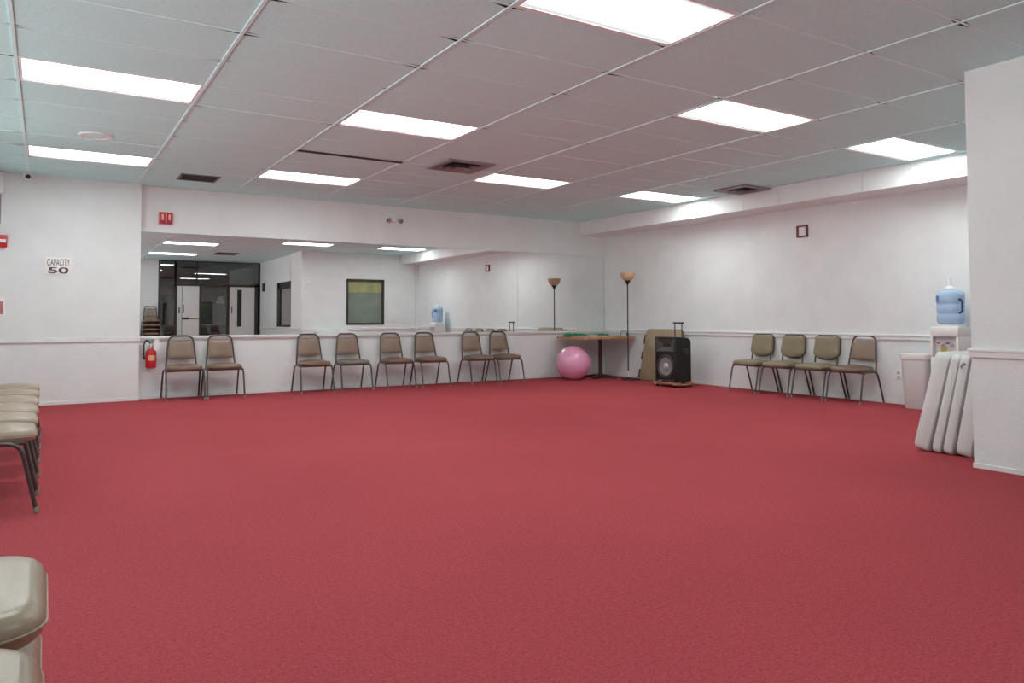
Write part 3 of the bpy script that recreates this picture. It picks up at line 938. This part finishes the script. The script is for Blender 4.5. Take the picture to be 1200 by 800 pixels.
# ------------------------------------------------------------------ floor lamp
t = thing('floor_lamp', 'tall black floor lamp with an amber bowl shade beside the corner table', 'floor lamp', (8.63, 9.87, 0))
obj('base', lathe(bmesh.new(), [(0.125, 0.0), (0.128, 0.008), (0.12, 0.018), (0.05, 0.028), (0.018, 0.045), (0.012, 0.06)], 36), 'black', t)
obj('pole', tube(bmesh.new(), [(0, 0, 0.05), (0, 0, 0.62), (0, 0, 1.19), (0, 0, 1.66)], 0.0105, 12), 'black', t)
obj('socket', lathe(bmesh.new(), [(0.012, 1.64), (0.018, 1.655), (0.03, 1.68), (0.05, 1.71), (0.052, 1.722)], 24), 'black', t)
obj('lamp_shade', lathe(bmesh.new(), [(0.03, 1.715), (0.06, 1.722), (0.09, 1.745), (0.115, 1.785), (0.13, 1.835), (0.132, 1.855), (0.127, 1.855), (0.124, 1.835), (0.108, 1.79), (0.085, 1.755), (0.05, 1.732), (0.0, 1.728)], 36, cap=False), 'amber', t)
obj('cord_tag', B(-0.035, 0.015, -0.04, -0.015, 0.05, 0.155, bev=0.006), 'white', t)
obj('power_cord', tube(bmesh.new(), round_path([(0.0, -0.1, 0.02), (0.06, -0.17, 0.006), (0.18, -0.10, 0.006), (0.25, 0.05, 0.006), (0.1, -0.22, 0.006), (-0.1, -0.2, 0.006)], 0.05), 0.005, 6), 'black', t)

# ------------------------------------------------------------------ leaning tan folding table
ang = math.atan2(0.19, 0.865)
t = thing('card_table', 'tan folded table top leaning on the right wall behind the speaker', 'folding table', (8.755, 9.29, 0.003))
T = Matrix.Rotation(PI / 2, 4, 'Z') @ Matrix.Rotation(PI / 2 + ang, 4, 'X')
# local: x along the wall (+ away from camera), y up the panel, z towards the wall (negated below)
ol = [(x, y + 0.447) for x, y in rrect(0.435, 0.44, 0.07, 5)]
bm = slab(bmesh.new(), ol, [(0.003, -0.014), (0, -0.011), (0, 0.011), (0.003, 0.014)], centre=(0, 0.447))
bmesh.ops.transform(bm, matrix=T, verts=bm.verts)
obj('table_panel', bm, 'tan', t)
bm = bmesh.new()
pp = [Vector((x * 1.003, (y - 0.447) * 1.003 + 0.447, 0.0)) for x, y in ol]
tube(bm, pp + [pp[0]], 0.007, 6, cap=False)
bmesh.ops.transform(bm, matrix=T, verts=bm.verts)
obj('edge_band', bm, 'tan_edge', t)
for yy, hh in ((0.72, 0.085), (0.43, 0.07), (0.12, 0.075)):
    bm = bmesh.new()
    box(bm, 0.41, 0.505, yy - hh, yy + hh, 0.016, 0.06, bev=0.012)
    bmesh.ops.transform(bm, matrix=T, verts=bm.verts)
    obj('folded_bracket', bm, 'black', t)
bm = bmesh.new()
for xx in (-0.3, 0.3):
    tube(bm, [(xx, 0.1, 0.027), (xx, 0.78, 0.027)], 0.011, 8)
tube(bm, [(-0.3, 0.78, 0.027), (0.3, 0.78, 0.027)], 0.011, 8)
bmesh.ops.transform(bm, matrix=T, verts=bm.verts)
obj('folded_leg', bm, 'black', t)

# ------------------------------------------------------------------ PA speaker on its dolly
SPX, SPY, SPZ = 8.37, 8.51, 0.075
t = thing('loudspeaker', 'black upright loudspeaker with a raised pull handle on a wooden dolly', 'loudspeaker', (SPX, SPY, SPZ))
# cabinet faces -x
W2, D2, HS = 0.215, 0.17, 0.70
bm = bmesh.new()
prof = [(-D2 + 0.02, 0.0), (D2, 0.0), (D2, HS - 0.06), (D2 - 0.05, HS - 0.02), (-D2 + 0.06, HS), (-D2 + 0.02, HS)]
loft(bm, [[(x, y, z) for x, z in prof] for y in (-W2, W2)])
bmesh.ops.bevel(bm, geom=list(bm.edges), offset=0.012, segments=2, affect='EDGES')
cab = obj('cabinet', bm, 'black_rough', t)
# baffle frame with chamfered lower corner
bm = bmesh.new()
for y0, y1, z0, z1 in ((-W2, -W2 + 0.03, 0, HS), (W2 - 0.03, W2, 0, HS), (-W2, W2, 0.0, 0.035), (-W2, W2, HS - 0.025, HS), (-W2, W2, 0.455, 0.48)):
    box(bm, -D2 - 0.012, -D2 + 0.03, y0, y1, z0, z1, bev=0.006)
obj('front_frame', bm, 'black', t)
obj('baffle', B(-D2 + 0.012, -D2 + 0.022, -W2 + 0.02, W2 - 0.02, 0.02, HS - 0.02), 'black', t, smooth=False)
def ring_x(prof, n=36, y=0.0, z=0.0, sx=1.0, sz=1.0):
    bm = bmesh.new()
    lathe(bm, prof, n, cap=False)
    bmesh.ops.transform(bm, matrix=Matrix.Translation((-D2, y, z)) @ Matrix.Diagonal((1, sx, sz, 1)) @ Matrix.Rotation(-PI / 2, 4, 'Y'), verts=bm.verts)
    return bm
wz = 0.245
obj('woofer_rim', ring_x([(0.178, -0.012), (0.178, 0.01), (0.165, 0.014), (0.155, 0.004)], 40, 0, wz), 'rim_grey', t)
obj('woofer_surround', ring_x([(0.16, 0.002), (0.15, 0.010), (0.138, 0.0)], 40, 0, wz), 'black', t)
obj('woofer_cone', ring_x([(0.14, 0.002), (0.1, -0.004), (0.06, -0.008), (0.05, -0.009)], 40, 0, wz), 'cone', t)
obj('dust_cap', ring_x([(0.055, -0.009), (0.045, 0.006), (0.025, 0.014), (0.001, 0.017)], 28, 0, wz), 'cone_cap', t)
# horn
bm = bmesh.new()
loft(bm, [[(-D2 - 0.008, -0.185, 0.482), (-D2 - 0.008, 0.185, 0.482), (-D2 - 0.008, 0.185, 0.672), (-D2 - 0.008, -0.185, 0.672)],
          [(-D2 + 0.008, -0.10, 0.545), (-D2 + 0.008, 0.06, 0.545), (-D2 + 0.008, 0.06, 0.60), (-D2 + 0.008, -0.10, 0.60)]], cap=False)
bm.faces.new([bm.verts[:][i] for i in (4, 5, 6, 7)]) if False else None
obj('horn', bm, mat('dark_grey_horn', (0.06, 0.06, 0.062), 0.4), t, smooth=False)
obj('horn_throat', B(-D2 + 0.006, -D2 + 0.010, -0.10, 0.06, 0.545, 0.60), 'black', t, smooth=False)
obj('badge', B(-D2 - 0.014, -D2 - 0.011, 0.06, 0.15, 0.012, 0.026), 'grey', t, smooth=False)
obj('side_grip', B(-0.05, 0.09, -W2 - 0.012, -W2 + 0.002, 0.42, 0.52, bev=0.01), 'black', t)
bm = bmesh.new()
for yy in (-0.075, 0.075):
    tube(bm, [(D2 - 0.06, yy, HS - 0.07), (D2 - 0.06, yy, 0.90)], 0.009, 10)
obj('handle_rod', bm, 'dark_tube', t)
obj('pull_grip', B(D2 - 0.078, D2 - 0.042, -0.105, 0.105, 0.90, 0.928, bev=0.01), 'black', t)
t = thing('furniture_dolly', 'low wooden furniture dolly carrying the loudspeaker', 'dolly', (SPX, SPY, 0))
bm = bmesh.new()
for xx in (-0.15, 0.12):
    box(bm, xx - 0.045, xx + 0.045, -0.26, 0.26, 0.05, 0.0745, bev=0.004)
for yy in (-0.21, 0.21):
    box(bm, -0.2, 0.2, yy - 0.04, yy + 0.04, 0.034, 0.0505, bev=0.003)
obj('deck', bm, 'dolly', t)
for xx in (-0.15, 0.15):
    for yy in (-0.21, 0.21):
        bm = bmesh.new()
        lathe(bm, [(0.004, -0.01), (0.019, -0.01), (0.019, 0.01), (0.004, 0.01)], 16)
        bmesh.ops.transform(bm, matrix=Matrix.Translation((xx, yy, 0.0165)) @ Matrix.Rotation(PI / 2, 4, 'X'), verts=bm.verts)
        obj('caster', bm, 'black', t)

# ------------------------------------------------------------------ bin, cooler, bottle
t = thing('waste_bin', 'white plastic waste bin between the brown chair and the water cooler', 'bin', (8.80, 4.90, 0))
bm = bmesh.new()
o1 = rrect(0.135, 0.135, 0.05, 5)
loft(bm, [[(x * s, y * s, z) for x, y in o1] for s, z in ((0.95, 0.0), (1.0, 0.01), (1.17, 0.60), (1.17, 0.61), (1.11, 0.61), (0.95, 0.03))])
obj('bin_body', bm, 'white_grain', t)
bm = bmesh.new()
loft(bm, [[(x * s, y * s, z) for x, y in o1] for s, z in ((1.18, 0.575), (1.24, 0.58), (1.26, 0.60), (1.25, 0.64), (1.20, 0.645), (1.16, 0.635), (1.15, 0.58))], cap=False)
obj('rim', bm, 'white', t)

WX, WYc = 8.73, 4.50
t = thing('water_cooler', 'white water cooler cabinet with taps by the right wall', 'water cooler', (WX, WYc, 0))
CH2, CD = 0.155, 0.155
bm = bmesh.new()
box(bm, -CD, CD, -CH2, CH2, 0.02, 0.62, bev=0.012)
box(bm, -CD + 0.07, CD - 0.004, -CH2 + 0.02, CH2 - 0.02, 0.615, 0.87)
for s in (-1, 1):
    box(bm, -CD, CD, s * CH2 - (0.03 if s > 0 else 0), s * CH2 + (0.03 if s < 0 else 0), 0.62, 0.86, bev=0.006)
box(bm, -CD, CD, -CH2, CH2, 0.86, 0.965, bev=0.015)
obj('cabinet', bm, 'white', t)
obj('drip_tray', B(-CD - 0.02, -CD + 0.07, -0.1, 0.1, 0.62, 0.64, bev=0.004), 'grey', t)
obj('tap_hood', B(-CD - 0.008, -CD + 0.02, -0.12, 0.12, 0.845, 0.862, bev=0.003), 'grey', t)
for yy, mm in ((0.05, 'tapred'), (-0.05, 'tapblue')):
    bm = bmesh.new()
    box(bm, -CD - 0.0, -CD + 0.07, yy - 0.018, yy + 0.018, 0.745, 0.775, bev=0.005)
    tp = obj('tap', bm, 'white', t)
    obj('lever', B(-CD - 0.035, -CD + 0.01, yy - 0.012, yy + 0.012, 0.775, 0.79, bev=0.004), mm, tp)
obj('sticker', B(-CD + 0.066, -CD + 0.0695, 0.0, 0.07, 0.66, 0.74), 'yellow', t, smooth=False)
obj('bottle_collar', lathe(bmesh.new(), [(0.145, 0.965), (0.145, 0.985), (0.11, 0.992), (0.09, 0.98)], 32, cap=False), 'white', t)

t = thing('water_bottle', 'large translucent blue water bottle with grip on the cooler', 'water bottle', (WX, WYc, 0.985))
p = [(0.0, 0.004), (0.10, 0.004), (0.128, 0.02), (0.138, 0.05), (0.139, 0.10), (0.132, 0.118), (0.132, 0.13), (0.140, 0.148), (0.141, 0.21), (0.134, 0.228), (0.134, 0.24), (0.142, 0.258), (0.143, 0.33), (0.136, 0.365), (0.115, 0.385), (0.07, 0.395), (0.045, 0.40)]
obj('bottle_body', lathe(bmesh.new(), p, 40, cap=False), 'bottle', t)
obj('cap', lathe(bmesh.new(), [(0.052, 0.395), (0.054, 0.41), (0.04, 0.43), (0.022, 0.445), (0.018, 0.50), (0.014, 0.535), (0.003, 0.54)], 24), 'white', t)
obj('grip', tube(bmesh.new(), round_path([(-0.09, -0.135, 0.13), (-0.075, -0.165, 0.15), (-0.075, -0.165, 0.27), (-0.09, -0.135, 0.29)], 0.03), 0.011, 10), mat('dark_blue_grip', (0.02, 0.035, 0.12), 0.4), t)
bm = bmesh.new()
lathe(bm, [(0.1445, 0.26), (0.1445, 0.33)], 60, cap=False)
for v in list(bm.verts):
    a = math.atan2(v.co.y, v.co.x)
    if not (2.15 < a < 2.75): bm.verts.remove(v)
obj('label', bm, 'label_blue', t)

# ------------------------------------------------------------------ leaning folded tables
def lean_table(label, yb, yt, th, zt, latch=False):
    """yb: foot edge y (far side), yt: top edge y; slab stands on its long edge, lies along x"""
    t = thing('folded_table', label, 'folding table', (5.98, yb, 0), 0, 'white folding tables leaning in the nook')
    L_ = 0.80
    a = math.atan2(yb - yt, zt)
    Ht = zt / math.cos(a) - th * math.sin(a) * 0.5
    T = Matrix.Rotation(a, 4, 'X')
    # local: x 0..L, z up 0..Ht, y -th..0
    def leaf(y0, y1):
        bm = bmesh.new()
        ol = [(x + L_ / 2, z + Ht / 2) for x, z in rrect(L_ / 2, Ht / 2, 0.05, 5)]
        r = 0.014
        loops = []
        for ins, yy in ((r, y0), (r * 0.3, y0 + r * 0.3), (0, y0 + r), (0, y1 - r), (r * 0.3, y1 - r * 0.3), (r, y1)):
            loops.append([(L_ / 2 + (x - L_ / 2) * (1 - ins / (L_ / 2)), yy, Ht / 2 + (z - Ht / 2) * (1 - ins / (Ht / 2))) for x, z in ol])
        loft(bm, loops)
        bmesh.ops.transform(bm, matrix=T, verts=bm.verts)
        return bm
    o = obj('table_leaf', leaf(-th, 0), 'white_grain', t)
    zmin = min((T @ v.co).z for v in o.data.vertices) if False else min(v.co.z for v in o.data.vertices)
    for v in o.data.vertices:
        v.co.z -= zmin
    if not latch:
        return t
    bm = tube(bmesh.new(), round_path([(-0.002, -th * 0.65, Ht - 0.07), (-0.018, -th * 0.62, Ht - 0.06), (-0.018, -th * 0.4, Ht - 0.09), (-0.002, -th * 0.35, Ht - 0.10)], 0.012), 0.006, 8)
    bmesh.ops.transform(bm, matrix=T, verts=bm.verts)
    for v in bm.verts: v.co.z -= zmin
    obj('latch', bm, 'grey', t)
    return t
lean_table('outermost leaning white folding table, nearest the waste bin', 3.405, 3.205, 0.116, 0.79)
lean_table('thin white folding table second from the waste bin in the leaning row', 3.262, 3.083, 0.066, 0.782)
lean_table('white folding table third from the waste bin in the leaning row', 3.176, 3.015, 0.07, 0.785, True)
lean_table('white folding table next to the near wall corner', 3.078, 2.930, 0.112, 0.79)
